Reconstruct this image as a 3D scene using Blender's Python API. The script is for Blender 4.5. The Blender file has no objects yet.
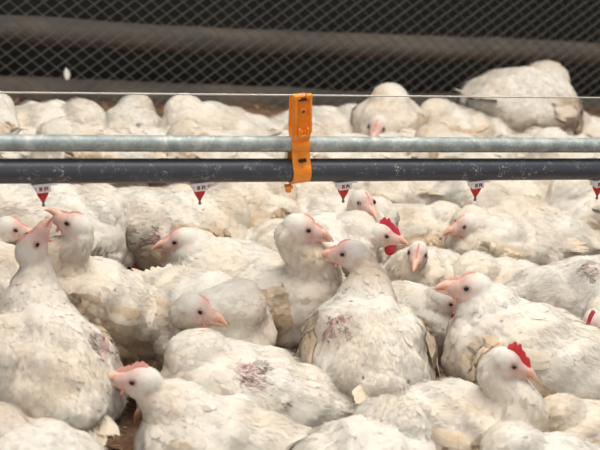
import bpy, bmesh, math, random
import numpy as np
from mathutils import Vector, Matrix
from mathutils.bvhtree import BVHTree

random.seed(7)
RNG = np.random.default_rng(11)
SC = bpy.context.scene
COL = SC.collection
rad = math.radians

# ------------------------------------------------------------------ camera
FPX = 1417.0
TH, PIT, ROLL, HC = 0.42191, rad(18.5), 0.121557, 0.875
F = np.array([math.sin(TH)*math.cos(PIT), math.cos(TH)*math.cos(PIT), -math.sin(PIT)])
R0 = np.array([math.cos(TH), -math.sin(TH), 0.0]); U0 = np.cross(R0, F)
R = math.cos(ROLL)*R0 + math.sin(ROLL)*U0
U = -math.sin(ROLL)*R0 + math.cos(ROLL)*U0
O = np.array([0, 0, HC])
cd = bpy.data.cameras.new('camera'); cam = bpy.data.objects.new('camera', cd); COL.objects.link(cam)
cd.lens = 85.0; cd.sensor_width = 36.0; cd.clip_end = 60
m = Matrix.Identity(4)
for i in range(3):
    m[i][0] = R[i]; m[i][1] = U[i]; m[i][2] = -F[i]; m[i][3] = O[i]
cam.matrix_world = m
cd.dof.use_dof = True; cd.dof.focus_distance = 2.0; cd.dof.aperture_fstop = 7.5
SC.camera = cam

def ray(x, y):
    d = F + R*(x-300)/FPX - U*(y-225)/FPX
    return d
def at(x, y, z):
    d = ray(x, y); return O + d*((z-O[2])/d[2])
def onY(x, y, Y):
    d = ray(x, y); return O + d*(Y/d[1])

# ------------------------------------------------------------------ colour management
SC.view_settings.view_transform = 'Standard'; SC.view_settings.look = 'None'
SC.view_settings.gamma = 1; SC.view_settings.use_curve_mapping = False
SC.view_settings.exposure = 0.13

# ------------------------------------------------------------------ materials
def srgb(r, g, b):
    def f(c):
        c /= 255.0
        return c/12.92 if c <= .04045 else ((c+.055)/1.055)**2.4
    return (f(r), f(g), f(b), 1)
class NT:
    def __init__(s, name):
        s.m = bpy.data.materials.new(name); s.m.use_nodes = True
        s.t = s.m.node_tree; s.b = s.t.nodes['Principled BSDF']
    def n(s, typ, **kw):
        n = s.t.nodes.new(typ)
        for k, v in kw.items():
            if k.startswith('i_'):
                key = k[2:]
                n.inputs[int(key) if key.isdigit() else key.replace('_', ' ')].default_value = v
            else: setattr(n, k, v)
        return n
    def l(s, a, b): s.t.links.new(a, b)
    def set(s, **kw):
        for k, v in kw.items(): s.b.inputs[k.replace('_', ' ')].default_value = v
    def noise(s, scale, detail=3, rough=.5, dist=0.0, vec=None):
        n = s.n('ShaderNodeTexNoise'); n.inputs['Scale'].default_value = scale
        n.inputs['Detail'].default_value = detail; n.inputs['Roughness'].default_value = rough
        n.inputs['Distortion'].default_value = dist
        s.l(vec if vec else s.obj(), n.inputs['Vector']); return n.outputs['Fac']
    def obj(s):
        if not hasattr(s, '_o'): s._o = s.n('ShaderNodeTexCoord').outputs['Object']
        return s._o
    def ramp(s, fac, stops):
        r = s.n('ShaderNodeValToRGB'); e = r.color_ramp.elements
        while len(e) < len(stops): e.new(.5)
        for q, (p, c) in zip(e, stops): q.position = p; q.color = c
        s.l(fac, r.inputs['Fac']); return r.outputs['Color']
    def mix(s, fac, a, b):
        x = s.n('ShaderNodeMix', data_type='RGBA')
        for so, v in ((x.inputs['Factor'], fac), (x.inputs['A'], a), (x.inputs['B'], b)):
            if hasattr(v, 'is_output') or hasattr(v, 'links'): s.l(v, so)
            else: so.default_value = v
        return [o for o in x.outputs if o.type == 'RGBA'][0]
    def math(s, op, a, b=0.0, clamp=False):
        x = s.n('ShaderNodeMath', operation=op, use_clamp=clamp)
        for i, v in enumerate((a, b)):
            if isinstance(v, (int, float)): x.inputs[i].default_value = v
            else: s.l(v, x.inputs[i])
        return x.outputs[0]
    def attr(s, name):
        return s.n('ShaderNodeAttribute', attribute_name=name).outputs['Fac']
    def bump(s, h, strength, dist):
        b = s.n('ShaderNodeBump'); b.inputs['Strength'].default_value = strength
        b.inputs['Distance'].default_value = dist
        s.l(h, b.inputs['Height']); s.l(b.outputs['Normal'], s.b.inputs['Normal'])
def simple(name, col, rough=.6, **kw):
    t = NT(name); t.set(Base_Color=col, Roughness=rough, **kw); return t.m

def plumage():
    t = NT('plumage')
    oi = t.n('ShaderNodeObjectInfo').outputs['Random']
    v = t.n('ShaderNodeVectorMath', operation='ADD'); t.l(t.obj(), v.inputs[0]); t.l(oi, v.inputs[1])
    v = v.outputs[0]
    n1 = t.noise(22, 4, .6, .4, v); n2 = t.noise(130, 2, .5, 0, v); n3 = t.noise(9, 2, .5, 0, v)
    white = t.ramp(n2, [(.25, srgb(244, 236, 221)), (.75, srgb(253, 248, 238))])
    st = t.math('MULTIPLY', t.attr('stain'), t.ramp(n1, [(.2, (.2, .2, .2, 1)), (.75, (1, 1, 1, 1))]))
    straw = t.ramp(n2, [(.3, srgb(222, 182, 132)), (.7, srgb(236, 206, 162))])
    c = t.mix(st, white, straw)
    # scattered soil on the plumage
    soil = t.math('MULTIPLY', t.attr('stain'), t.ramp(n3, [(.45, (0, 0, 0, 1)), (.85, (.5, .5, .5, 1))]))
    c = t.mix(soil, c, srgb(172, 142, 108))
    skin = t.ramp(n2, [(.3, srgb(222, 164, 152)), (.7, srgb(238, 194, 180))])
    c = t.mix(t.attr('skin'), c, skin)
    c = t.mix(t.attr('raw'), c, srgb(206, 152, 150))
    c = t.mix(t.attr('quill'), c, srgb(120, 92, 84))
    c = t.mix(t.attr('shank'), c, srgb(222, 178, 120))
    t.l(c, t.b.inputs['Base Color'])
    t.set(Roughness=.85)
    t.b.inputs['Specular IOR Level'].default_value = .15
    t.b.inputs['Sheen Weight'].default_value = .25
    n4 = t.noise(420, 2, .6, 0, v)
    sn = t.n('ShaderNodeAttribute', attribute_name='sn').outputs['Vector']
    vt = t.n('ShaderNodeVectorTransform', vector_type='NORMAL', convert_from='OBJECT', convert_to='WORLD'); t.l(sn, vt.inputs[0])
    nn_ = t.n('ShaderNodeVectorMath', operation='NORMALIZE'); t.l(vt.outputs[0], nn_.inputs[0]); nv = nn_.outputs[0]
    t.l(nv, t.b.inputs['Normal'])
    # feathers let a little light through
    tr = t.n('ShaderNodeBsdfTranslucent'); t.l(c, tr.inputs['Color']); t.l(nv, tr.inputs['Normal'])
    ms = t.n('ShaderNodeMixShader'); ms.inputs[0].default_value = .28
    t.l(t.b.outputs[0], ms.inputs[1]); t.l(tr.outputs[0], ms.inputs[2])
    t.l(ms.outputs[0], t.t.nodes['Material Output'].inputs['Surface'])
    return t.m
M = {}
M['plumage'] = plumage()
def beakm():
    t = NT('beak_horn'); n = t.noise(120)
    t.l(t.ramp(n, [(.3, srgb(222, 166, 144)), (.7, srgb(236, 194, 172))]), t.b.inputs['Base Color']); t.set(Roughness=.45); return t.m
M['beak'] = beakm()
M['pale_comb'] = simple('pale_comb', srgb(228, 164, 148), .6)
M['red_comb'] = simple('red_comb', srgb(214, 52, 50), .5)
M['crimson_comb'] = simple('crimson_comb', srgb(200, 44, 66), .5)
M['eye'] = simple('eye', srgb(30, 20, 14), .12)
def galv():
    t = NT('galvanised_steel'); n = t.noise(60, 4, .6, .3); n2 = t.noise(300, 2)
    c = t.ramp(n, [(.3, srgb(128, 138, 136)), (.55, srgb(160, 168, 164)), (.72, srgb(196, 200, 194))])
    c = t.mix(t.math('MULTIPLY', t.ramp(n2, [(.6, (0, 0, 0, 1)), (.7, (1, 1, 1, 1))]), .5), c, srgb(214, 214, 206))
    t.l(c, t.b.inputs['Base Color']); t.set(Roughness=.55, Metallic=.25); t.bump(n, .2, .001); return t.m
def blackp():
    t = NT('black_plastic_pipe'); n = t.noise(35, 5, .7, .5); n2 = t.noise(220, 3, .7, 1)
    sc = t.math('MULTIPLY', t.ramp(n, [(.48, (0, 0, 0, 1)), (.66, (1, 1, 1, 1))]), t.ramp(n2, [(.54, (0, 0, 0, 1)), (.66, (1, 1, 1, 1))]))
    c = t.mix(sc, srgb(64, 66, 74), srgb(190, 188, 184))
    t.l(c, t.b.inputs['Base Color']); t.set(Roughness=.42); t.bump(n2, .15, .0008); return t.m
M['galv'] = galv(); M['black'] = blackp()
def orangem():
    t = NT('orange_plastic'); n = t.noise(90, 4, .6)
    t.l(t.ramp(n, [(.35, srgb(250, 140, 30)), (.6, srgb(254, 156, 50)), (.75, srgb(236, 170, 110))]), t.b.inputs['Base Color'])
    t.set(Roughness=.38); return t.m
M['orange'] = orangem()
M['wire'] = simple('steel_wire', srgb(196, 190, 182), .35, Metallic=.6)
M['whiteplastic'] = simple('white_plastic', srgb(236, 232, 230), .4)
M['redplastic'] = simple('red_plastic', srgb(196, 22, 34), .3)
M['darkred'] = simple('dark_red_print', srgb(130, 24, 40), .5)
M['steel'] = simple('steel_pin', srgb(120, 112, 108), .35, Metallic=.7)
M['dark_hole'] = simple('dark_hole', srgb(60, 36, 24), .8)
def litter(name):
    t = NT(name); n = t.noise(70, 5, .7, .6); n2 = t.noise(12, 3)
    c = t.ramp(n, [(.25, srgb(74, 54, 40)), (.5, srgb(128, 98, 74)), (.75, srgb(172, 140, 110))])
    c = t.mix(t.ramp(n2, [(.35, (0, 0, 0, 1)), (.7, (.6, .6, .6, 1))]), c, srgb(150, 112, 84))
    t.l(c, t.b.inputs['Base Color']); t.set(Roughness=.95); t.bump(n, .9, .008); return t.m
M['litter'] = litter('litter')
M['shaving'] = simple('wood_shaving', srgb(170, 134, 100), .9)
def tarp():
    t = NT('dusty_tarpaulin'); mp = t.n('ShaderNodeMapping'); mp.inputs['Scale'].default_value = (1, 3, 3)
    t.l(t.obj(), mp.inputs[0]); n = t.noise(3.2, 4, .6, .8, mp.outputs[0]); n2 = t.noise(30, 3)
    c = t.ramp(n, [(.3, srgb(76, 74, 70)), (.5, srgb(100, 93, 84)), (.68, srgb(126, 111, 97))])
    t.l(c, t.b.inputs['Base Color']); t.set(Roughness=.85); t.bump(n2, .3, .004); return t.m
M['tarp'] = tarp()
def darkwall():
    t = NT('dark_void'); n = t.noise(6, 3)  # near-black tone stands in for the darkness beyond the mesh
    t.l(t.ramp(n, [(.3, srgb(20, 20, 19)), (.7, srgb(34, 32, 29))]), t.b.inputs['Base Color']); t.set(Roughness=.95); return t.m
M['darkwall'] = darkwall()
M['mesh'] = simple('dull_wire', srgb(104, 101, 93), .7, Metallic=.2)
M['plinth'] = simple('dusty_concrete', srgb(92, 76, 62), .9)

# ------------------------------------------------------------------ mesh helpers
def link(name, me, mat, parent=None):
    o = bpy.data.objects.new(name, me); COL.objects.link(o)
    if mat and not me.materials: me.materials.append(mat)
    if parent: o.parent = parent
    return o
def tag(o, label=None, cat=None, group=None, kind=None):
    if label: o['label'] = label
    if cat: o['category'] = cat
    if group: o['group'] = group
    if kind: o['kind'] = kind
    return o
def mesh_np(name, V, FQ, attrs=None, smooth=True, NO=None):
    """V (n,3), FQ (k,4) quads"""
    me = bpy.data.meshes.new(name)
    n, k = len(V), len(FQ)
    me.vertices.add(n); me.vertices.foreach_set('co', np.asarray(V, np.float32).ravel())
    me.loops.add(k*4); me.loops.foreach_set('vertex_index', np.asarray(FQ, np.int32).ravel())
    me.polygons.add(k); me.polygons.foreach_set('loop_start', np.arange(0, 4*k, 4, dtype=np.int32))
    me.polygons.foreach_set('loop_total', np.full(k, 4, np.int32))
    me.update(calc_edges=True); me.validate()
    me.polygons.foreach_set('use_smooth', np.full(len(me.polygons), smooth))
    if attrs:
        for a, v in attrs.items():
            at_ = me.attributes.new(a, 'FLOAT', 'POINT'); at_.data.foreach_set('value', np.asarray(v, np.float32))
    if NO is not None:
        at_ = me.attributes.new('sn', 'FLOAT_VECTOR', 'POINT'); at_.data.foreach_set('vector', np.asarray(NO, np.float32).ravel())
    return me
def from_bm(name, bm, smooth=True):
    me = bpy.data.meshes.new(name); bmesh.ops.recalc_face_normals(bm, faces=bm.faces)
    bm.to_mesh(me); bm.free()
    for p in me.polygons: p.use_smooth = smooth
    return me
def bm_box(bm, c, s, bev=0.0, rot=None):
    r = bmesh.ops.create_cube(bm, size=1.0)
    vs = r['verts']
    for v in vs: v.co = Vector((v.co.x*s[0], v.co.y*s[1], v.co.z*s[2]))
    if bev > 0:
        es = list({e for v in vs for e in v.link_edges})
        g = bmesh.ops.bevel(bm, geom=es, offset=bev, segments=2, affect='EDGES', profile=.6)
        vs = list({v for v in g['verts']} | {v for v in vs if v.is_valid})
    for v in vs:
        co = v.co.copy()
        if rot: co = rot @ co
        v.co = co + Vector(c)
    return vs
def bm_lathe(bm, prof, c, n=20, ax=2):
    """profile [(r,z)] around a vertical axis"""
    rings = []
    for r_, z in prof:
        rings.append([bm.verts.new((c[0]+r_*math.cos(2*math.pi*i/n), c[1]+r_*math.sin(2*math.pi*i/n), c[2]+z)) for i in range(n)])
    for a, b in zip(rings, rings[1:]):
        for i in range(n): bm.faces.new((a[i], a[(i+1) % n], b[(i+1) % n], b[i]))
    bm.faces.new(rings[0]); bm.faces.new(rings[-1])
def bm_tube(bm, pts, r, n=10, cap=True):
    pts = [Vector(p) for p in pts]; rings = []
    rr = r if isinstance(r, (list, tuple)) else [r]*len(pts)
    up = Vector((0, 0, 1))
    for i, p in enumerate(pts):
        d = (pts[min(i+1, len(pts)-1)] - pts[max(i-1, 0)]).normalized()
        a = d.cross(up)
        if a.length < 1e-3: a = d.cross(Vector((0, 1, 0)))
        a.normalize(); b = d.cross(a)
        rings.append([bm.verts.new(p + (a*math.cos(2*math.pi*k/n) + b*math.sin(2*math.pi*k/n))*rr[i]) for k in range(n)])
    for a, b in zip(rings, rings[1:]):
        for i in range(n): bm.faces.new((a[i], a[(i+1) % n], b[(i+1) % n], b[i]))
    if cap: bm.faces.new(rings[0]); bm.faces.new(rings[-1])

# ------------------------------------------------------------------ chicken
_bm = bmesh.new(); bmesh.ops.create_icosphere(_bm, subdivisions=3, radius=1.0)
ICO_V = np.array([v.co[:] for v in _bm.verts]); ICO_F = np.array([[v.index for v in f.verts] for f in _bm.faces]); _bm.free()

def rotY(a):      # positive pitches the front up
    c, s = math.cos(a), math.sin(a)
    return np.array([[c, 0, -s], [0, 1, 0], [s, 0, c]])
def nrm(v):
    v = np.asarray(v, float); return v/np.maximum(np.linalg.norm(v, axis=-1, keepdims=True), 1e-9)

def remesh(prims, voxel, it):
    V, Fc, o = [], [], 0
    for c, B, r, *_ in prims:
        V.append((ICO_V*r) @ B.T + c); Fc.append(ICO_F+o); o += len(ICO_V)
    V = np.concatenate(V); Fc = np.concatenate(Fc)
    me = bpy.data.meshes.new('tmp'); me.from_pydata(V.tolist(), [], Fc.tolist())
    ob = bpy.data.objects.new('tmp', me); COL.objects.link(ob)
    md = ob.modifiers.new('r', 'REMESH'); md.mode = 'VOXEL'; md.voxel_size = voxel; md.adaptivity = 0
    sm = ob.modifiers.new('s', 'SMOOTH'); sm.factor = .5; sm.iterations = it
    dg = bpy.context.evaluated_depsgraph_get(); dg.update()
    ev = ob.evaluated_get(dg); e = ev.to_mesh()
    n = len(e.vertices); co = np.empty(n*3, np.float32); e.vertices.foreach_get('co', co)
    no = np.empty(n*3, np.float32); e.vertices.foreach_get('normal', no)
    k = len(e.polygons); lt = np.empty(k, np.int32); e.polygons.foreach_get('loop_total', lt)
    li = np.empty(len(e.loops), np.int32); e.loops.foreach_get('vertex_index', li)
    assert (lt == 4).all()
    ev.to_mesh_clear(); bpy.data.objects.remove(ob); bpy.data.meshes.remove(me)
    return co.reshape(-1, 3).astype(float), no.reshape(-1, 3).astype(float), li.reshape(-1, 4)

def lump(P, seed, freq, n=7):
    rg = np.random.default_rng(seed); out = np.zeros(len(P))
    for _ in range(n):
        k = rg.normal(size=3); k = k/np.linalg.norm(k)*freq*rg.uniform(.7, 1.4)
        out += np.sin(P @ k + rg.uniform(0, 6.28))
    return out/n**.5

ROWS = np.array([0, .28, .55, .8, .95, 1.0]); WID = np.array([.15, .8, 1.0, .86, .52, .14])
def feather_geo(P, N, D, L, W, lift, curv, rg, camb=.10, rag=.04):
    n = len(P); nr = len(ROWS)
    D = nrm(D - (D*N).sum(1, keepdims=True)*N); B = np.cross(N, D)
    V = np.empty((n, nr, 3, 3))
    bend = rg.normal(0, .12, n)
    for i, (t, w) in enumerate(zip(ROWS, WID)):
        d = L*t
        for j, cx in enumerate((-1, 0, 1)):
            tj = d + (rg.normal(0, rag, n)*L*.5*(t > .5) if cx else 0) - (abs(cx)*L*.06*t)
            side = cx*W*w*(1+rg.normal(0, rag, n)) + bend*d*t
            h = lift*tj - curv*tj*tj/2 - camb*W*abs(cx)*w - .0012*(1-t)
            V[:, i, j] = P + D*tj[:, None] + B*side[:, None] + N*h[:, None]
    base = (np.arange(n)*nr*3)[:, None]
    q = []
    for i in range(nr-1):
        for j in range(2):
            q.append([i*3+j, (i+1)*3+j, (i+1)*3+j+1, i*3+j+1])
    Q = (base[:, None, :] + np.array(q)[None]).reshape(-1, 4)
    return V.reshape(-1, 3), Q, nr*3

class Acc:
    names = ('stain', 'skin', 'raw', 'quill', 'shank')
    def __init__(s): s.V, s.Q, s.NO, s.n = [], [], [], 0; s.A = {k: [] for k in s.names}
    def add(s, V, Q, NO=None, **a):
        s.NO.append(np.zeros((len(V), 3)) if NO is None else NO); s.V.append(V); s.Q.append(Q + s.n); s.n += len(V)
        for k in s.names:
            v = a.get(k, 0.0); s.A[k].append(np.broadcast_to(np.asarray(v, float), (len(V),)))
    def mesh(s, name):
        return mesh_np(name, np.concatenate(s.V), np.concatenate(s.Q), {k: np.concatenate(v) for k, v in s.A.items()}, True, np.concatenate(s.NO))

def ring_tube(pts, rr, n=10):
    """quad tube along pts, elliptical radii rr[(ra,rb)] , returns V,Q"""
    pts = np.asarray(pts, float); V = []
    for i, p in enumerate(pts):
        d = nrm(pts[min(i+1, len(pts)-1)]-pts[max(i-1, 0)]); a = np.cross(d, [0, 0, 1.0])
        a = nrm(a) if np.linalg.norm(a) > 1e-3 else np.array([0, 1., 0]); b = np.cross(a, d)
        for k in range(n):
            g = 2*math.pi*k/n; V.append(p + a*math.cos(g)*rr[i][0] + b*math.sin(g)*rr[i][1])
    Q = [[i*n+k, i*n+(k+1) % n, (i+1)*n+(k+1) % n, (i+1)*n+k] for i in range(len(pts)-1) for k in range(n)]
    return np.array(V), np.array(Q)

GROUP = 'white chickens crowded on the litter'
count = [0]; DBG = []
def chicken(wp, a, head, look, label, s=1.0, sit=False, pitch=.12, comb='pale', combh=.0028, patches=(), stain=.5,
            gape=0.0, droop=(.15, .15), tail=.3, voxel=.0036, width=1.0, ideal=(.05, .09), clampneck=.15, wing=1.0, wattle=.35, hs=1.2, blush=.75):
    """px,py: where the body centre shows; a: heading (0 = image right, 90 = away); head: where the skull shows or None"""
    idx = count[0]; count[0] += 1; rg = np.random.default_rng(100+idx)
    zc = (.108 if sit else .148)
    yaw = rad(a) - TH
    Rw = np.array([[math.cos(yaw), -math.sin(yaw), 0], [math.sin(yaw), math.cos(yaw), 0], [0, 0, 1]])
    origin = np.array([wp[0], wp[1], 0.0])
    toL = lambda p: (Rw.T @ (np.asarray(p)-origin))/s
    I = np.eye(3); T = rotY(pitch); C = np.array([0, 0, zc])
    tf = lambda p: C + T @ np.asarray(p, float)
    back = T @ np.array([-1., 0, 0])
    P = []      # primitives: centre, basis, radii, flow, kind
    w = width
    RT = np.array([.120, .090*w, .083])
    P.append((tf((0, 0, 0)), T, RT, back, 'body'))
    P.append((tf((.050, 0, -.008)), T, np.array([.082, .083*w, .082]), nrm(back + [0, 0, -.5]), 'body'))
    P.append((tf((-.070, 0, .010)), T, np.array([.078, .074*w, .063]), back, 'body'))
    P.append((tf((-.125, 0, .028)), T, np.array([.045, .036, .026]), nrm(back + [0, 0, .2]), 'body'))
    for sy in (-1, 1):
        P.append((tf((.01, sy*.05*w, -.035)), T, np.array([.062, .040, .055]), nrm(back+[0, 0, -.8]), 'body'))
    if not sit:
        for sy in (-1, 1):
            hip = tf((.0, sy*.048*w, -.075)); foot = np.array([.012, sy*.052*w, .010]); kn = np.array([-.022, sy*.05*w, .052])
            for p0, p1, r0, r1, k in ((hip, kn, .024, .010, 5), (kn, foot, .0085, .0075, 6)):
                for t in np.linspace(0, 1, k):
                    P.append((p0*(1-t)+p1*t, I, np.full(3, r0*(1-t)+r1*t), np.array([0, 0, -1.]), 'body' if k == 5 else 'shank'))
            for ang, ln in ((0, .055), (35, .045), (-35, .045), (180, .025)):
                dd = np.array([math.cos(rad(ang)), math.sin(rad(ang)), 0])
                for t in np.linspace(0, 1, 7):
                    P.append((foot + dd*ln*t + [0, 0, -.004*t], I, np.full(3, .0065*(1-t)+.0045*t), dd, 'shank'))
    # neck and head
    nb = tf((.078, 0, .040))
    tuck = head is None
    if tuck:
        hc = tf((.122, .0, -.030)); lk = nrm(T @ np.array([.7, .1, -1.]))
    else:
        idl = nb + np.array([ideal[0], 0, ideal[1]])
        iw = origin + Rw @ (idl*s); d = nrm(ray(*head)); hw = O + d*((iw-O) @ d)
        hc = toL(hw)
        v = hc-nb; ln = np.linalg.norm(v)
        if ln > clampneck: print('NECK', idx, label, round(ln, 3))
        az, el = rad(look[0]) - TH, rad(look[1])
        lw = np.array([math.cos(az)*math.cos(el), math.sin(az)*math.cos(el), math.sin(el)])
        lk = Rw.T @ lw
    hx = lk; hy = nrm(np.cross([0, 0, 1.0] if abs(lk[2]) < .97 else [-1, 0, 0.], hx)); hz = np.cross(hx, hy)
    HB = np.stack([hx, hy, hz], 1); H = lambda p: hc + HB @ (np.asarray(p, float)*hs)
    DBG.append((idx, label[:40], wp[0], wp[1], yaw, s, 0 if tuck else ln*s, hc[0], hc[2]))
    nape = H((-.008, 0, -.009)); dist = np.linalg.norm(nape-nb)
    c1 = nb + T @ np.array([.35*dist, 0, (.02 if tuck else .35)*dist]); c2 = nape - HB @ np.array([.25*dist, 0, .35*dist])*.9
    ts = np.linspace(0, 1, 14)
    bz = [(1-t)**3*nb + 3*(1-t)**2*t*c1 + 3*(1-t)*t*t*c2 + t**3*nape for t in ts]
    for i, p in enumerate(bz):
        t = ts[i]; d_ = nrm(bz[max(i-1, 0)]-bz[min(i+1, 13)])
        r_ = .050*(1-t)**1.8 + .0182*hs*(1-(1-t)**1.8)
        P.append((p, I, np.full(3, r_), d_, 'neck'))
    hb = -hx
    P.append((H((0, 0, 0)), HB, hs*np.array([.0235, .0182, .0198]), hb, 'head'))
    P.append((H((.019, 0, -.0035)), HB, hs*np.array([.0200, .0118, .0128]), hb, 'head'))
    for sy in (-1, 1): P.append((H((.004, sy*.0065, -.009)), HB, hs*np.array([.017, .0105, .0115]), hb, 'head'))
    V, N, Q = remesh(P, voxel, 5)
    # nearest primitives give the kind and the lie of the feathers
    best = np.full(len(V), 9.0); flow = np.zeros_like(V); kind = np.zeros(len(V), int); wsum = np.zeros(len(V))
    KN = {'body': 0, 'neck': 1, 'head': 2, 'shank': 3}
    for c, B, r, fl, kd in P:
        q = np.linalg.norm(((V-c) @ B)/r, axis=1); d_ = (q-1)*r.min()
        ww = np.exp(-np.clip(d_, -.02, .1)/.007); flow += ww[:, None]*fl; wsum += ww
        mk = d_ < best; best[mk] = d_[mk]; kind[mk] = KN[kd]
    flow = nrm(flow)
    body = kind == 0
    hl = (V-hc) @ HB/hs
    inhead = kind == 2
    # clumpy plumage
    amp = np.where(kind == 0, .0036, np.where(kind == 1, .0018, 0))
    V = V + N*(lump(V, idx, 110)*amp + lump(V, idx+50, 330)*amp*.2)[:, None]
    fn = np.cross(V[Q[:, 2]]-V[Q[:, 0]], V[Q[:, 3]]-V[Q[:, 1]]); N2 = np.zeros_like(V)
    for k_ in range(4): np.add.at(N2, Q[:, k_], fn)
    N2 = nrm(N2); N = N2*np.sign((N2*N).sum(1, keepdims=True))
    face = np.where(inhead, np.clip((hl[:, 0]+.004)/.022, 0, 1)*blush, 0)
    ed = np.linalg.norm(np.stack([hl[:, 0]-.0125, np.abs(hl[:, 1])-.015, (hl[:, 2]-.0036)], 1), axis=1)
    face = np.maximum(face, np.where(inhead, np.clip(1-(ed-.003)/.008, 0, 1)*.8, 0))
    eard = np.linalg.norm(np.stack([hl[:, 0]+.008, np.abs(hl[:, 1])-.017, (hl[:, 2]+.006)], 1), axis=1)
    face = np.maximum(face, np.where(kind >= 1, np.clip(1-eard/.007, 0, 1)*.7, 0))
    low = np.clip((zc+.01 - V[:, 2])/.10, 0, 1)
    front = np.clip((V[:, 0]-.03)/.1, 0, 1)
    stn = np.clip(stain*(.35 + 1.2*low + .45*front) + .2*lump(V, idx+9, 45), 0, 1)*(kind != 2)
    raw = np.zeros(len(V))
    for (pp, pr) in patches:
        c = tf(pp); dd = np.linalg.norm((V-c)*np.array([1, 1, 1]), axis=1) + .006*lump(V, idx+3, 240)
        raw = np.maximum(raw, np.clip((pr-dd)/(pr*.35), 0, 1))
    shank = (kind == 3)*1.0
    A = Acc(); A.add(V, Q, N, stain=stn, skin=face, raw=raw, shank=shank)
    # feathers
    u = rg.random(len(V))
    dens = (voxel/.0036)**2
    area = np.where(body, .045, np.where(kind == 1, .08, 0))*dens
    sel = (u < area*(1-.85*(raw > .3))) & (V[:, 2] > .02)
    Ps, Ns, Ds = V[sel], N[sel], flow[sel]; n = len(Ps); kk = kind[sel]
    L = np.where(kk == 0, .030, np.where(kk == 1, .017, .008))*rg.uniform(.75, 1.3, n)
    W = np.where(kk == 0, .0095, np.where(kk == 1, .0048, .0024))*rg.uniform(.8, 1.2, n)
    lift = np.where(kk == 0, .05, .05)*rg.uniform(.0, 1.8, n)
    curv = np.where(kk == 0, 10.0, np.where(kk == 1, 18., 36.))
    Ds = Ds + rg.normal(0, .16, Ds.shape)
    FV, FQ, per = feather_geo(Ps, Ns, Ds, L, W, lift, curv, rg)
    bvh = BVHTree.FromPolygons(V.tolist(), Q.tolist())
    def hug(W_, off):
        out, no = W_.copy(), W_.copy()
        for i in range(len(W_)):
            c_, n_, _, _ = bvh.find_nearest(W_[i])
            out[i] = [c_[k_]+n_[k_]*off[i] for k_ in range(3)]; no[i] = n_[:]
        return out, no
    if voxel < .0045:        # lay the feathers down on the skin
        tt = np.tile(np.repeat(ROWS, 3), n); edge = np.tile([1., 0, 1.], n*len(ROWS))
        lv = np.repeat(rg.random(n), per); SN = np.repeat(Ns, per, 0)
        ly = np.repeat(np.where(rg.random(n) < .025, rg.uniform(.15, .4, n), rg.uniform(.0, .04, n)), per); FN = FV.copy()
        for i in range(len(FV)):
            c_, n_, _, _ = bvh.find_nearest(FV[i])
            if c_ is not None:
                o_ = (.0005 + .0008*lv[i] + .0006*tt[i])*(1-.75*edge[i]) + .0062*ly[i]*tt[i]
                FN[i] = (c_[0]+n_[0]*o_, c_[1]+n_[1]*o_, c_[2]+n_[2]*o_); SN[i] = n_
        FV = FN
    else: SN = np.repeat(Ns, per, 0)
    SN = nrm(SN + np.repeat(rg.normal(0, .13, (n, 3)), per, 0) + np.repeat(Ds, per, 0)*(np.tile(np.repeat(ROWS, 3), n)*.16)[:, None])
    qd = np.where((raw[sel] > .02) & (rg.random(n) < .7), .5, 0)
    rep = lambda x: np.repeat(x, per)
    A.add(FV, FQ, SN, stain=rep(np.clip(stn[sel]+rg.normal(0, .04, n), 0, 1)), skin=rep(face[sel]*.8), quill=rep(qd), raw=rep(raw[sel]*.4))
    # down that softens the outline
    sf = (V[:, 2] > .03) & (kind < 3) & (rg.random(len(V)) < np.where(body, .75, np.where(kind == 1, .8, .5))*dens*(hl[:, 0] < .02)); m_ = int(sf.sum())
    hp, hn = V[sf], N[sf]; hd = nrm(flow[sf] + hn*rg.uniform(.05, .32, m_)[:, None] + np.cross(hn, flow[sf])*rg.normal(0, .35, (m_, 1)))
    hL = np.where(kind[sf] == 0, .010, np.where(kind[sf] == 1, .007, .003))*rg.uniform(.6, 1.5, m_); hB = nrm(np.cross(hd, hn))*(.00038)
    HV = np.stack([hp-hB, hp-hB*.5+hd*hL[:, None], hp+hB*.5+hd*hL[:, None], hp+hB], 1).reshape(-1, 3)
    HQ = np.arange(m_*4).reshape(-1, 4); A.add(HV, HQ, nrm(np.repeat(hn + rg.normal(0, .12, hn.shape), 4, 0)), stain=np.repeat(stn[sf]*.6, 4), skin=np.repeat(face[sf]*.3, 4))
    if raw.max() > 0:      # broken quills on the bare skin
        s2 = (raw > .3) & (rg.random(len(V)) < .16*dens); m_ = int(s2.sum())
        if m_:
            FV, FQ, per = feather_geo(V[s2], N[s2], flow[s2]+rg.normal(0, .35, (m_, 3)), rg.uniform(.006, .016, m_), np.full(m_, .0016), np.full(m_, .35), np.zeros(m_), rg)
            A.add(FV, FQ, np.repeat(N[s2], per, 0), quill=np.repeat(rg.uniform(.1, .9, m_), per))
    # eyelids
    for sy in (-1, 1):
        ec = np.array([.0125, sy*.0152, .0036]); th = np.linspace(0, 2*math.pi, 13)[:-1]
        RV = []
        for g in th:
            for h_ in np.linspace(0, 2*math.pi, 7)[:-1]:
                rr = .0041 + .0011*math.cos(h_)
                RV.append(H(ec + np.array([rr*math.cos(g), sy*(.0012*math.sin(h_)+.0016), rr*.85*math.sin(g)])))
        RQ = [[i*6+j, i*6+(j+1) % 6, ((i+1) % 12)*6+(j+1) % 6, ((i+1) % 12)*6+j] for i in range(12) for j in range(6)]
        A.add(np.array(RV), np.array(RQ), np.repeat((HB[:, 1]*sy)[None], len(RV), 0), skin=.75)
    me = A.mesh('chicken'); root = link('chicken', me, M['plumage'])
    root.location = origin; root.rotation_euler = (0, 0, yaw); root.scale = (s, s, s)
    tag(root, label, 'chicken', GROUP)

    # beak: two mandibles
    BV, BQ, o = [], [], 0
    Lb = .0225
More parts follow.
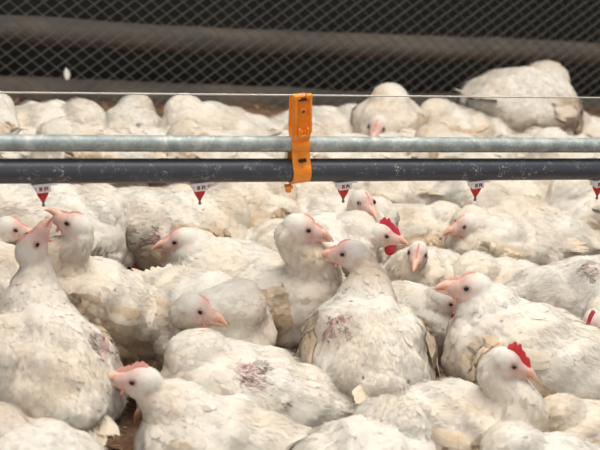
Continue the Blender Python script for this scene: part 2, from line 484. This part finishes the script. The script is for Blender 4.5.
    for up in (1, -1):
        g = gape*(-1 if up > 0 else 1)*.5
        cs, rr = [], []
        for t in np.linspace(0, 1, 8):
            x = .029 + Lb*t*(1.0 if up > 0 else .84)
            if up > 0: z = -.0008 - .0080*t*t + .0015*math.sin(t*3.1)
            else: z = -.0085 - .0010*t + .0005*t*t
            hgt = (.0070 if up > 0 else .0044)*(1-t)**.8 + .0005
            wd = .0072*(1-t)**.7 + .0006
            xx, zz = x-.026, z+.004
            x2 = .026 + xx*math.cos(g) + zz*math.sin(g); z2 = -.004 - xx*math.sin(g) + zz*math.cos(g)
            cs.append(H((x2, 0, z2))); rr.append((wd*hs, hgt*hs))
        v_, q_ = [], []
        nn = 12
        for i, (p, r_) in enumerate(zip(cs, rr)):
            for k in range(nn):
                gg = 2*math.pi*k/nn; v_.append(p + HB[:, 1]*math.cos(gg)*r_[0] + HB[:, 2]*math.sin(gg)*r_[1])
        q_ = [[i*nn+k, i*nn+(k+1) % nn, (i+1)*nn+(k+1) % nn, (i+1)*nn+k] for i in range(7) for k in range(nn)]
        BV += v_; BQ += [[b+o for b in q] for q in q_]; o += len(v_)
    link('beak', mesh_np('beak', np.array(BV), np.array(BQ)), M['beak'], root)
    # comb
    nx, nz = 22, 4; xs = np.linspace(.035, .004-combh*.6, nx); CV = []
    for side in (1, -1):
        for i, x in enumerate(xs):
            t = i/(nx-1)
            base = max(.0198*math.sqrt(max(1-(x/.0235)**2, .0)), -.0035+.0128*math.sqrt(max(1-((x-.019)/.020)**2, 0)))
            hh = combh*(math.sin(math.pi*min(1, t*.92+.05))**.6)*(.72 + .38*abs(math.sin(t*math.pi*4.5)))
            for j in range(nz):
                f = j/(nz-1); th_ = (.0016+combh*.10)*(1-f**2)
                CV.append(H((x - hh*f*.25, side*th_, base - .003 + (hh+.003)*f)))
    CQ = []
    for sd in range(2):
        for i in range(nx-1):
            for j in range(nz-1):
                b = sd*nx*nz; CQ.append([b+i*nz+j, b+(i+1)*nz+j, b+(i+1)*nz+j+1, b+i*nz+j+1][::(1 if sd else -1)])
    cm = {'pale': 'pale_comb', 'red': 'red_comb', 'crimson': 'crimson_comb'}[comb]
    co_ = link('comb', mesh_np('comb', np.array(CV), np.array(CQ)), M[cm], root)
    # wattles
    WV, WQ, o = [], [], 0
    kq = wattle
    for sy in (-1, 1):
        th = np.linspace(0, 2*math.pi, 13)[:-1]; ph = np.linspace(.02, math.pi-.02, 8)
        v_ = [H((.022 + .008*kq*math.sin(p)*math.cos(g), sy*.0055 + .0032*math.sin(p)*math.sin(g), -.0150 - .004*kq + .0105*kq*math.cos(p))) for p in ph for g in th]
        WV += v_; WQ += [[o+i*12+k, o+i*12+(k+1) % 12, o+(i+1)*12+(k+1) % 12, o+(i+1)*12+k] for i in range(7) for k in range(12)]; o += len(v_)
    link('wattles', mesh_np('wattles', np.array(WV), np.array(WQ)), M[cm], root)
    # eyes
    for sy in (-1, 1):
        ec = np.array([.0125, sy*.0152, .0036]); ph = np.linspace(.02, math.pi-.02, 9); th = np.linspace(0, 2*math.pi, 15)[:-1]
        v_ = np.array([H(ec + .0039*np.array([math.sin(p)*math.cos(g), .75*math.sin(p)*math.sin(g)+sy*.10, math.cos(p)*.92])) for p in ph for g in th])
        q_ = [[i*14+k, i*14+(k+1) % 14, (i+1)*14+(k+1) % 14, (i+1)*14+k] for i in range(8) for k in range(14)]
        link('eye', mesh_np('eye', v_, np.array(q_)), M['eye'], root)
    # wings wrap the flank
    RE = np.array([.146, .093*w, .092]); 
    def lay(x, z, off, sy):
        q = np.clip(1-(x/RE[0])**2-((z)/RE[2])**2, .10, 1)
        y = RE[1]*np.sqrt(q) + off
        return np.stack([x, sy*y, z], -1)
    wt = .020
    for wi, sy in enumerate((1, -1)):
        A = Acc(); dr = droop[wi]; cr, sr = math.cos(dr), math.sin(dr); sh = np.array([.076, .012])
        def rot2(x, z):
            dx, dz = x-sh[0], z-sh[1]
            return sh[0]+dx*cr - dz*sr, sh[1] + dx*sr + dz*cr
        nu, nv = 26, 14; G = []
        for uu in np.linspace(0, 1, nu):
            x = .090 - .176*uu*wing
            hw_ = .046*wing*(max(1-(2*uu**.7-1)**2, 0)**.5*.8+ .2*(1-uu)*min(1, uu*8)) + .001
            for vv in np.linspace(-1, 1, nv):
                X, Z = rot2(x, .006 + hw_*vv - .008*uu)
                G.append((X, Z, wt*math.sqrt(max(1-vv*vv, 0))*min(1, uu*6)*min(1, (1-uu)*5) - .006))
        G = np.array(G); PV, PN = hug(lay(G[:, 0], G[:, 1], G[:, 2]*0, sy) @ T.T + C, G[:, 2])
        PQ = np.array([[i*nv+j, (i+1)*nv+j, (i+1)*nv+j+1, i*nv+j+1] for i in range(nu-1) for j in range(nv-1)])
        stw = np.clip(stain*1.25+.1 + .2*lump(PV, idx+77+wi, 60), 0, 1)
        PN = nrm(PN); A.add(PV, PQ, PN, stain=stw)
        fe = []
        for row in range(6):
            uu = .05 + row*.075
            hw_ = .046*wing*(max(1-(2*uu**.7-1)**2, 0)**.5*.8 + .2*(1-uu))
            kN = int(6 + 6*hw_/.046)
            for k in range(kN):
                vv = -1 + 2*(k+.5)/kN + rg.normal(0, .05)
                fe.append((.090-.176*(uu+rg.normal(0, .01))*wing, .006+hw_*vv*.96-.008*uu, -.10+rg.normal(0, .12)+vv*.12, .022+.012*uu, .0078, .0045+.0006*row))
        for k in range(10):    # secondaries
            vv = -1+2*k/9; fe.append((.090-.176*.34*wing, .006+.040*vv*wing, -.06+vv*.22+rg.normal(0, .05), (.080-.012*vv)*wing, .0098, .0065+.0008*k))
        for k in range(8):     # flight feathers
            vv = -1+2*k/7; fe.append((.090-.176*.58*wing, -.010+.022*vv*wing, -.05+vv*.16+rg.normal(0, .05), .084*wing*rg.uniform(.85, 1.05), .0080, .0035+.0006*k))
        V_, Q_, o, S_ = [], [], 0, []
        for (x0, z0, an, L_, W_, off) in fe:
            st_ = np.clip(stain*1.25+rg.normal(.15, .22), 0, 1); bend = rg.normal(0, .1)
            for i, (t, wd) in enumerate(zip(ROWS, WID)):
                for cx in (-1, 0, 1):
                    tt = L_*t*(1-.05*abs(cx)) + (rg.normal(0, .018)*L_ if (cx and t > .5) else 0)
                    a2 = an + bend*t; sx = cx*W_*wd
                    x = x0 - tt*math.cos(a2) + sx*math.sin(a2)*-1; z = z0 + tt*math.sin(a2) + sx*math.cos(a2)
                    X, Z = rot2(x, z)
                    pu = min(max((.090-x)/(.176*wing), 0), 1); ph_ = .046*wing*(max(1-(2*pu**.7-1)**2, 0)**.5*.8 + .2*(1-pu)*min(1, pu*8)) + .001
                    pv = (z-.006+.008*pu)/ph_; under = max(wt*math.sqrt(max(1-pv*pv, 0))*min(1, pu*6)*min(1, (1-pu)*5) - .006, 0)
                    V_.append((X, Z, under + .0012 + off*.40 + .02*tt - .0022*abs(cx)*wd - .003*(1-t))); S_.append(st_)
            for i in range(5):
                for j in range(2): Q_.append([o+i*3+j, o+i*3+j+1, o+(i+1)*3+j+1, o+(i+1)*3+j])
            o += 18
        V_ = np.array(V_); FV, WN = hug(lay(V_[:, 0], V_[:, 1], V_[:, 2]*0, sy) @ T.T + C, V_[:, 2])
        WN = nrm(WN + np.repeat(rg.normal(0, .24, (len(V_)//18, 3)), 18, 0) - np.tile(np.repeat(ROWS, 3), len(V_)//18)[:, None]*np.array([.12, 0, .0]))
        if sy > 0: Q_ = [q[::-1] for q in Q_]
        A.add(FV, np.array(Q_), WN, stain=np.array(S_))
        link('wing', A.mesh('wing'), M['plumage'], root)
    # tail
    n = 18; A = Acc()
    an = np.linspace(-.75, .75, n) + rg.normal(0, .06, n); lay_ = rg.uniform(-.25, .25, n)
    base = np.array([[-.140+.01*abs(a_), .022*math.sin(a_), .034+.006*l_] for a_, l_ in zip(an, lay_)])
    D = nrm(np.stack([-np.cos(an), np.sin(an)*.7, np.full(n, tail)+lay_], 1)); N_ = nrm(np.stack([np.full(n, tail)*1.0, -np.sin(an)*.25, np.ones(n)], 1))
    FV, FQ, per = feather_geo(base @ T.T + C, N_ @ T.T, D @ T.T, rg.uniform(.045, .068, n), np.full(n, .0085), np.zeros(n), np.full(n, 3.), rg)
    A.add(FV, FQ, np.repeat(N_ @ T.T, per, 0), stain=np.repeat(np.clip(stain+rg.normal(.1, .2, n), 0, 1), per))
    link('tail', A.mesh('tail'), M['plumage'], root)
    return root

FLOCK = []
GS = .82        # overall size of this flock's birds
def bird(px, py, a, head, look, label, s=1.0, sit=False, **k):
    wp = at(px, py, (.108 if sit else .148)*s*GS); FLOCK.append([np.array(wp[:2]), a, head, look, label, s*GS, sit, k])
def settle():
    """birds that would stand inside each other shuffle apart a little"""
    home = [f[0].copy() for f in FLOCK]; n = len(FLOCK)
    vd = nrm(np.array([F[0], F[1]]))
    for it in range(120):
        for i in range(n):
            for j in range(i):
                for oi in (-.055, .0, .05):
                    for oj in (-.055, .0, .05):
                        fi, fj = FLOCK[i], FLOCK[j]
                        pi = fi[0] + oi*fi[5]*np.array([math.cos(rad(fi[1])-TH), math.sin(rad(fi[1])-TH)])
                        pj = fj[0] + oj*fj[5]*np.array([math.cos(rad(fj[1])-TH), math.sin(rad(fj[1])-TH)])
                        d = pi-pj; L = np.linalg.norm(d); ov = .066*(fi[5]+fj[5]) - L
                        if ov > 0:
                            d = d/max(L, 1e-4); g = d*.12*ov; FLOCK[i][0] = fi[0]+g; FLOCK[j][0] = fj[0]-g
        for i in range(n):
            FLOCK[i][0] += (home[i]-FLOCK[i][0])*.06
def hatch():
    settle()
    for wp, a, head, look, label, s, sit, k in FLOCK: chicken(wp, a, head, look, label, s=s, sit=sit, **k)
FL = ((-.02, .085, -.02), .030)     # bare flank patches: body-frame centre, size
FR = ((-.02, -.085, -.02), .030)
exec_birds = True
#BIRDS_BEGIN

if exec_birds:
    # --- front and middle, in front of the pipes
    bird(384, 362, 98, (352, 253), (178, -8), 'large white chicken seen from behind, tail towards us, head turned left, right of centre', s=1.08, patches=(((-.01, .066, .055), .026),), droop=(.5, .2), stain=.6, tail=-.2, hs=1.12)
    bird(284, 302, -38, (299, 227), (2, -8), 'upright chicken in the centre, breast showing and beak pointing right, below the orange clip', s=1.02, pitch=.45, stain=.8, ideal=(.03, .10))
    bird(110, 306, 205, (78, 227), (170, 22), 'chicken with open beak raised to the leftmost nipple drinker, breast stained', s=1.05, pitch=.42, stain=.75, gape=.35, ideal=(.04, .09), hs=1.12)
    bird(46, 372, 118, (30, 250), (35, 66), 'big white chicken at left seen from behind, beak pointing straight up', s=1.12, pitch=.12, patches=(((-.03, -.062, .055), .022),), droop=(.35, .35), tail=-.5, hs=1.05, stain=.6)
    bird(6, 292, 150, (8, 228), (10, -5), 'chicken half cut off by the left edge with its head under the leftmost drinker', s=.9, stain=.8)
    bird(226, 456, 172, (144, 382), (180, 6), 'low white chicken at the bottom with pale pink comb, looking left at the bare litter', s=1.0, sit=True, stain=.35, combh=.008, ideal=(.04, .07))
    bird(40, 488, 160, None, None, 'white back cut by the bottom left corner of the picture', s=1.0, sit=True)
    bird(244, 400, 175, None, None, 'white chicken lying sideways with a bare purplish patch on its back, below the centre', s=1.05, sit=True, patches=(((-.0, .05, .062), .026), ((-.05, .062, .035), .014)), stain=.3, droop=(.45, .2))
    bird(184, 322, -48, (193, 307), (-5, -12), 'chicken with its head low and beak pointing right, left of the central upright one', s=1.0, stain=.4, ideal=(.06, .03))
    bird(356, 492, 60, None, None, 'rounded white rump rising from the bottom edge just right of centre', s=1.15, sit=True, stain=.15, tail=-.2)
    bird(444, 430, -12, (505, 361), (-8, -14), 'white chicken at lower right with a bright red comb and wattles, looking right', s=1.02, sit=True, comb='red', combh=.014, wattle=1.25, hs=1.08, patches=(((-.07, -.058, .015), .024),), stain=.4)
    bird(534, 364, 158, (475, 288), (180, 0), 'large white chicken on the right with orange-pink face, looking left', s=1.12, stain=.55, patches=(((-.10, .045, -.03), .03),))
    bird(405, 322, -20, (444, 301), (-8, -8), 'chicken whose crimson-wattled face peeps out between two large backs right of centre', s=.85, stain=.6, wattle=1.0, comb='crimson')
    bird(590, 440, 190, None, None, 'yellowish round body in the bottom right corner', s=.85, sit=True, stain=.9)
    bird(645, 352, 165, (594, 322), (-125, -30), 'chicken with a red face half cut by the right edge', s=.95, stain=.3, comb='crimson', combh=.012, wattle=1.1)
    bird(558, 492, 175, None, None, 'white back along the bottom edge, near the right corner', s=1.0, sit=True, stain=.2)
    # --- second rank
    bird(500, 304, 200, None, None, 'white chicken resting directly behind the orange-faced one on the right', s=1.0, sit=True, stain=.35)
    bird(578, 296, 20, None, None, 'chicken at the right edge with ruffled dark quills on its flank', s=1.05, stain=.35, patches=(((-.01, -.035, .074), .022),))
    bird(434, 288, 240, (418, 252), (262, -14), 'small-faced chicken looking straight towards us, right of the crimson-combed one', s=.85, stain=.6)
    bird(316, 254, 6, (380, 234), (-6, -4), 'chicken with a crimson comb and wattles looking right, behind the large back view', s=.95, comb='crimson', combh=.014, wattle=1.2, stain=.2)
    bird(338, 226, -30, (362, 201), (-55, -10), 'chicken with its face turned to us just right of the drinker by the clip', s=.95, stain=.3)
    bird(228, 284, 178, (184, 240), (182, -16), 'white chicken with a thin pink comb looking left, its smooth back behind the low-headed one', s=1.02, sit=True, stain=.2)
    bird(184, 228, 22, None, None, 'chicken with dark spotted quills on its flank and a straw-coloured wing, left of centre', s=1.08, patches=(((-.06, -.066, .0), .032),), stain=.7, pitch=-.1)
    bird(238, 224, 35, None, None, 'yellowish brown-stained chicken behind the left-looking one, under the black pipe', s=1.0, stain=1.0)
    bird(292, 212, 180, None, None, 'chicken half hidden behind the head of the central upright one', s=1.0, stain=.5)
    bird(50, 232, 10, None, None, 'big smooth white back right behind the leftmost drinker', s=1.15, stain=.1, pitch=-.05)
    bird(408, 240, 5, (431, 216), (-15, -22), 'dozing chicken with pinkish face held low, right of and behind the crimson-combed one', s=.95, sit=True, stain=.6, ideal=(.03, .06))
    bird(500, 250, 190, (467, 224), (200, -18), 'chicken with an orange-stained cheek looking left under the second drinker from the right', s=.92, stain=.5)
    bird(528, 232, 165, None, None, 'long-bodied chicken with a cream wing, right of the drinker midway to the edge', s=1.1, sit=True, stain=.6)
    bird(592, 218, 200, None, None, 'white chicken just under the pipe at far right', s=1.1, stain=.35)
    bird(396, 202, 175, None, None, 'white chicken just under the pipe, right of the clip-side drinker', s=1.05, sit=True, stain=.4)
    bird(498, 203, 15, None, None, 'chicken partly hidden by the second drinker from the right', s=1.0, stain=.5)
    # --- behind the pipes
    bird(40, 142, 0, None, None, 'white chicken lying near the back at far left, tail up, above the grey pipe', s=1.1, sit=True, stain=.3, tail=.9)
    bird(-6, 140, 60, None, None, 'rounded chicken cut by the left edge above the grey pipe', s=1.0, stain=.5)
    bird(128, 142, 90, None, None, 'small white dome of a back above the grey pipe, left part', s=1.0, sit=True, stain=.2)
    bird(226, 142, 170, (193, 124), (185, -5), 'chicken above the grey pipe whose face with a thin red comb looks left', s=1.0, stain=.5, combh=.009, comb='red')
    bird(262, 142, 180, None, None, 'low cream chicken above the grey pipe, left of the orange clip', s=.9, sit=True, stain=.7)
    bird(328, 142, 10, None, None, 'white chicken above the grey pipe, directly right of the orange clip', s=1.0, sit=True, stain=.4)
    bird(397, 134, 250, None, None, 'upright cream chicken at the back, right of the clip', s=1.05, pitch=.5, stain=.8)
    bird(458, 132, 195, None, None, 'white chicken at the back in front of the left side of the biggest one', s=1.0, stain=.6)
    bird(524, 112, 50, None, None, 'biggest fluffed-up chicken, towering at the back right', s=1.36, width=1.2, pitch=0, stain=.5)
    bird(588, 146, 180, None, None, 'low pale chicken above the grey pipe near the right edge', s=1.0, sit=True, stain=.5)
    for q, (bx, by, ba) in enumerate([(25, 160, 30), (85, 158, 200), (150, 162, 10), (212, 164, 170), (272, 162, 60), (335, 166, 190), (398, 160, 20), (455, 164, 160), (515, 166, 40), (575, 168, 190)]):
        bird(bx, by, ba, None, None, ['pale chicken mostly hidden by the two pipes, left of the orange clip', 'pale chicken mostly hidden by the two pipes, right of the orange clip'][bx > 290], s=1.0, sit=q % 2 == 0, stain=.6, voxel=.005)
    hatch()
#BIRDS_END


# ------------------------------------------------------------------ drinker line
PY, PZ, X0 = 1.61219737, .3594944, .37623576
def along(x0, x1, y, z, n): return [(x0+(x1-x0)*i/(n-1), y, z) for i in range(n)]
bm = bmesh.new(); bm_tube(bm, along(-1.6, 4.2, PY, PZ, 40), .0152, 32)
for jx in (-.32, 2.72): bm_tube(bm, along(jx, jx+.07, PY, PZ, 3), .0178, 32)
tag(link('water_pipe', from_bm('water_pipe', bm), M['black']), 'scuffed black plastic drinker pipe carrying the red nipples, lower of the two pipes', 'pipe')
GZ = PZ + .0350
bm = bmesh.new(); bm_tube(bm, along(-1.6, 4.2, PY, GZ, 40), .0103, 32)
tag(link('support_pipe', from_bm('support_pipe', bm), M['galv']), 'mottled galvanised steel support pipe running just above the black one', 'pipe')
# wire above
wa, wm_, wb = onY(0, 92.5, PY), onY(298, 95.2, PY), onY(600, 97.8, PY)
e0 = wa + (wa-wm_)*3; e1 = wb + (wb-wm_)*2
bm = bmesh.new(); bm_tube(bm, [e0, wa, wm_, wb, e1], .0011, 8)
tag(link('steel_wire', from_bm('steel_wire', bm), M['wire']), 'thin taut steel wire stretched above the galvanised pipe through the orange clip', 'wire')

# orange clip
cl = onY(298, 171, PY); cx = cl[0]; TZ = wm_[2]
W2 = .0122
def strap(bm, prof, w, th):
    """closed band of a section in YZ (list of (y,z)), extruded along X by w, thickness th (outward normal to the left)"""
    n = len(prof); out = []
    for i, (y, z) in enumerate(prof):
        a = prof[max(i-1, 0)]; b = prof[min(i+1, n-1)]
        d = Vector((b[0]-a[0], b[1]-a[1])).normalized(); nv = Vector((-d.y, d.x))
        out.append((y+nv.x*th, z+nv.y*th))
    rings = []
    for (y, z), (y2, z2) in zip(prof, out):
        rings.append([bm.verts.new((cx-w, y, z)), bm.verts.new((cx+w, y, z)), bm.verts.new((cx+w, y2, z2)), bm.verts.new((cx-w, y2, z2))])
    for a, b in zip(rings, rings[1:]):
        for k in range(4): bm.faces.new((a[k], a[(k+1) % 4], b[(k+1) % 4], b[k]))
    bm.faces.new(rings[0]); bm.faces.new(rings[-1])
def arc(r, zc_, a0, a1, n): return [(PY + r*math.cos(rad(a0+(a1-a0)*i/(n-1))), zc_ + r*math.sin(rad(a0+(a1-a0)*i/(n-1)))) for i in range(n)]
rb, rg_ = .0170, .0122
# front runs from the top plate, over the steel pipe, down around the black pipe and up the back
prof = [(PY-.0135, TZ+.003), (PY-.0135, GZ+.018)] + arc(rg_, GZ, 140, 215, 8) + arc(rb, PZ, 146, 390, 24)
bm = bmesh.new(); strap(bm, prof, W2, .0032)
prof = arc(rb, PZ, 35, 28, 2) + arc(rg_, GZ, -35, 60, 8) + [(PY+.0085, GZ+.024), (PY+.004, TZ+.002)]
strap(bm, prof, W2*.86, .0028)
clip_me = from_bm('pipe_clip', bm, False)
clip = link('pipe_clip', clip_me, M['orange'])
bv = clip.modifiers.new('b', 'BEVEL'); bv.width = .0007; bv.segments = 2; bv.limit_method = 'ANGLE'; bv.angle_limit = rad(40)
tag(clip, 'bright orange plastic clip holding both pipes to the wire', 'clip')
yf = PY-.0168
bm = bmesh.new()
for sx in (-1, 1):           # raised side flanges of the upper plate, with the horns at the top
    bm_box(bm, (cx+sx*(W2-.0020), yf-.0006, (TZ+GZ+.022)/2), (.0028, .0040, TZ-GZ-.018), .0009)
    bm_box(bm, (cx+sx*(W2-.0040), yf+.0010, TZ+.0030), (.0082, .0072, .0058), .0012)
link('flange', from_bm('flange', bm), M['orange'], clip)
bm = bmesh.new(); bm_box(bm, (cx, yf+.0016, TZ-.0005), (.0105, .004, .0040), .0008)
link('wire_slot', from_bm('wire_slot', bm), M['dark_hole'], clip)
bm = bmesh.new()
V0 = []
for i in range(20):
    g = 2*math.pi*i/20; V0.append([bm.verts.new((cx + (.0034 + .0009*math.cos(h))*math.cos(g), yf-.0006+.0010*math.sin(h)*-1, TZ-.0165+(.0034+.0009*math.cos(h))*math.sin(g))) for h in (0, 1.05, 2.1, 3.14, 4.2, 5.25)])
for i in range(20):
    for k in range(6): bm.faces.new((V0[i][k], V0[i][(k+1) % 6], V0[(i+1) % 20][(k+1) % 6], V0[(i+1) % 20][k]))
link('eyelet', from_bm('eyelet', bm), M['orange'], clip)
bm = bmesh.new()
bmesh.ops.create_uvsphere(bm, u_segments=12, v_segments=8, radius=.0026, matrix=Matrix.Translation((cx, yf+.0008, TZ-.0165)))
link('bolt', from_bm('bolt', bm), M['steel'], clip)
# triangular latch with two prongs
bm = bmesh.new(); zl = GZ+.0205
bm_box(bm, (cx, yf-.0015, zl-.004), (.0165, .0040, .0035), .0008)
for sx in (-1, 1):
    bm_box(bm, (cx+sx*.0058, yf-.0020, zl+.0015), (.0036, .0040, .0105), .0008, None)
    bm_box(bm, (cx+sx*.0020, yf-.0015, zl+.0000), (.0026, .0036, .0070), .0008, None)
link('latch', from_bm('latch', bm), M['orange'], clip)
bm = bmesh.new()
for sx in (-1, 0, 1): bm_box(bm, (cx+sx*.0036, PY-.0150, PZ+.0178), (.0022, .0050, .0042), .0004)  # solid dark blocks stand in for shade inside the clip's slot
link('slot_shade', from_bm('slot_shade', bm), M['dark_hole'], clip)
bm = bmesh.new()
bm_box(bm, (cx-W2-.0035, PY-.0060, PZ-.0185), (.0090, .010, .0038), .0008)
bm_box(bm, (cx-W2-.0042, PY-.0062, PZ-.0225), (.0060, .008, .0062), .0008)
link('release_tab', from_bm('release_tab', bm), M['orange'], clip)

LEAN = rad(-7)
_c0 = Vector((cx, PY, PZ)); clip.rotation_euler = (0, LEAN, 0); clip.location = _c0 - Matrix.Rotation(LEAN, 3, 'Y') @ _c0
# nipples
NLAB = {0: 'red and white nipple drinker near the left edge, above the two raised beaks',
        1: 'red and white nipple drinker above the spot-flanked chicken, next one left of the orange clip',
        2: 'red and white nipple drinker just right of the orange clip',
        3: 'red and white nipple drinker midway between the orange clip and the right edge',
        4: 'red and white nipple drinker cut by the right edge of the picture'}
nip0 = None
for i in range(0, 5):
    x = X0 + .2*i
    if nip0 is None:
        root = bpy.data.objects.new('nipple_drinker', None); COL.objects.link(root); root.location = (x, PY, PZ-.0152)
        bm = bmesh.new()
        bm_box(bm, (.002, 0, -.0004), (.030, .018, .0030), .0006)
        bm_box(bm, (0, 0, -.0055), (.0175, .0165, .0096), .0012)
        link('saddle', from_bm('saddle', bm), M['whiteplastic'], root)
        bm = bmesh.new()
        for (dx, dz, w_, h_) in ((-.0048, -.0052, .0012, .0052), (-.0036, -.0034, .0030, .0012), (-.0024, -.0052, .0012, .0052), (-.0040, -.0056, .0022, .0010),
                                 (.0012, -.0052, .0012, .0052), (.0026, -.0034, .0022, .0012), (.0026, -.0056, .0020, .0010), (.0046, -.0052, .0012, .0040)):
            bm_box(bm, (dx, -.0084, dz), (w_, .0006, h_))
        link('print', from_bm('print', bm, False), M['darkred'], root)
        bm = bmesh.new(); bm_lathe(bm, [(.0072, -.0100), (.0076, -.0120), (.0068, -.0150), (.0050, -.0185), (.0032, -.0215), (.0022, -.0240)], (0, 0, 0), 20)
        link('nipple_body', from_bm('nipple_body', bm), M['redplastic'], root)
        bm = bmesh.new(); bm_lathe(bm, [(.0014, -.0235), (.0014, -.0275), (.0020, -.0280), (.0020, -.0298), (.0010, -.0305)], (0, 0, 0), 12)
        link('pin', from_bm('pin', bm), M['steel'], root)
        nip0 = root
    else:
        root = nip0.copy(); COL.objects.link(root); root.location = (x, PY, PZ-.0152)
        for ch in list(nip0.children):
            c = ch.copy(); COL.objects.link(c); c.parent = root
    root.rotation_euler = (0, LEAN, 0); root.location = (x, PY, PZ); root.location += Matrix.Rotation(LEAN, 3, 'Y') @ Vector((0, 0, -.0152))
    tag(root, NLAB[i], 'drinker', 'nipple drinkers on the black pipe')

# ------------------------------------------------------------------ floor and back wall
g = 220; xs = np.linspace(-3.5, 6.5, g); ys = np.linspace(-1.0, 4.2, g); XX, YY = np.meshgrid(xs, ys)
P3 = np.stack([XX.ravel(), YY.ravel(), np.zeros(g*g)], 1)
P3[:, 2] = .004*lump(P3*[1, 1, 0], 5, 30)-.004
FQ = np.array([[r*g+c, r*g+c+1, (r+1)*g+c+1, (r+1)*g+c] for r in range(g-1) for c in range(g-1)])
tag(link('floor', mesh_np('floor', P3, FQ), M['litter']), kind='structure')
n = 9000; PP = np.stack([RNG.uniform(-.2, 3.2, n), RNG.uniform(.9, 3.3, n), RNG.uniform(.002, .010, n)], 1)
A_ = RNG.uniform(0, 6.28, n); NN = nrm(np.stack([RNG.normal(0, .35, n), RNG.normal(0, .35, n), np.ones(n)], 1))
FV, FQ, per = feather_geo(PP, NN, np.stack([np.cos(A_), np.sin(A_), np.zeros(n)], 1), RNG.uniform(.006, .018, n), RNG.uniform(.001, .004, n), np.zeros(n), RNG.normal(0, 25, n), RNG)
tag(link('wood_shavings', mesh_np('wood_shavings', FV, FQ), M['shaving']), 'brown wood shavings and droppings strewn over the floor between the chickens', 'litter', kind='stuff')

WY = 3.25
# wall coloured near-black to stand for the dark void behind, low plinth in front
bm = bmesh.new(); bm_box(bm, (1.5, WY+.22, .9), (9, .06, 2.2)); tag(link('wall_back', from_bm('wall_back', bm, False), M['darkwall']), kind='structure')
# wire mesh as interlocking zigzags
cw, chh = .0200, .0310; x0, x1, z0, z1 = -.5, 4.0, .0, .85
bm = bmesh.new(); zn = int((z1-z0)/(chh/2)); xn = int((x1-x0)/cw)
for i in range(xn):
    xc = x0 + (i+.5)*cw; pts = []
    for k in range(zn+1):
        sg = 1 if (k+i) % 2 else -1
        pts.append((xc+sg*cw*.53, WY+sg*.0016, z0+k*chh/2))
    bm_tube(bm, pts, .0017, 4, False)
tag(link('wire_mesh', from_bm('wire_mesh', bm, False), M['mesh']), 'dull diamond-pattern wire mesh stretched along the back of the pen', 'wire mesh')
# rolled tarpaulins behind the mesh
def band(pix, rr, label, seed, off):
    (xa, ya), (xb, yb) = pix
    a, b = onY(xa, ya, WY+off), onY(xb, yb, WY+off); a2 = a-(b-a)*.9; b2 = b+(b-a)*.8
    rgn = np.random.default_rng(seed); pts, rs = [], []
    for i in range(60):
        t = i/59; p = a2*(1-t)+b2*t; p[2] += .003*math.sin(t*17+seed)+.002*math.sin(t*41); pts.append(p); rs.append(rr*(1+.04*math.sin(t*29+seed)+.03*rgn.normal()))
    bm = bmesh.new(); bm_tube(bm, pts, rs, 28)
    return tag(link('tarpaulin_roll', from_bm('tarpaulin_roll', bm), M['tarp']), label, 'tarpaulin roll', 'rolled tarpaulins behind the wire mesh')
band(((0, 30), (600, 55)), .032, 'dusty grey-brown tarpaulin roll behind the mesh, upper of the two', 3, .07)
band(((0, 92), (600, 110)), .036, 'dusty dark tarpaulin roll lying behind the mesh at floor level, lower of the two', 8, .09)

fp = onY(66, 68, WY-.004)
FV, FQ, per = feather_geo(fp[None], np.array([[0, -1., 0]]), np.array([[.25, 0, -1.]]), np.array([.03]), np.array([.007]), np.array([.1]), np.array([6.]), RNG)
me = mesh_np('loose_feather', FV, FQ, {'stain': np.zeros(len(FV))}, True, np.repeat(np.array([[0, -.7, .7]]), len(FV), 0))
tag(link('loose_feather', me, M['plumage']), 'small white feather caught in the wire mesh at upper left', 'feather')
# ------------------------------------------------------------------ light
w = bpy.data.worlds.new('world'); SC.world = w; w.use_nodes = True
w.node_tree.nodes['Background'].inputs[0].default_value = (.93, .96, 1, 1); w.node_tree.nodes['Background'].inputs[1].default_value = .30
def area(name, loc, rot, size, power, col):
    l = bpy.data.lights.new(name, 'AREA'); l.shape = 'RECTANGLE'; l.size, l.size_y = size; l.energy = power; l.color = col
    o = bpy.data.objects.new(name, l); COL.objects.link(o); o.location = loc; o.rotation_euler = rot; return o
area('shed_lamps', (1.2, 1.6, 2.9), (0, 0, 0), (3.0, 1.3), 104, (1, .955, .89))
area('side_daylight', (-1.5, -1.2, 2.1), (rad(58), 0, rad(-35)), (2.5, 1.5), 34, (.97, .98, 1))
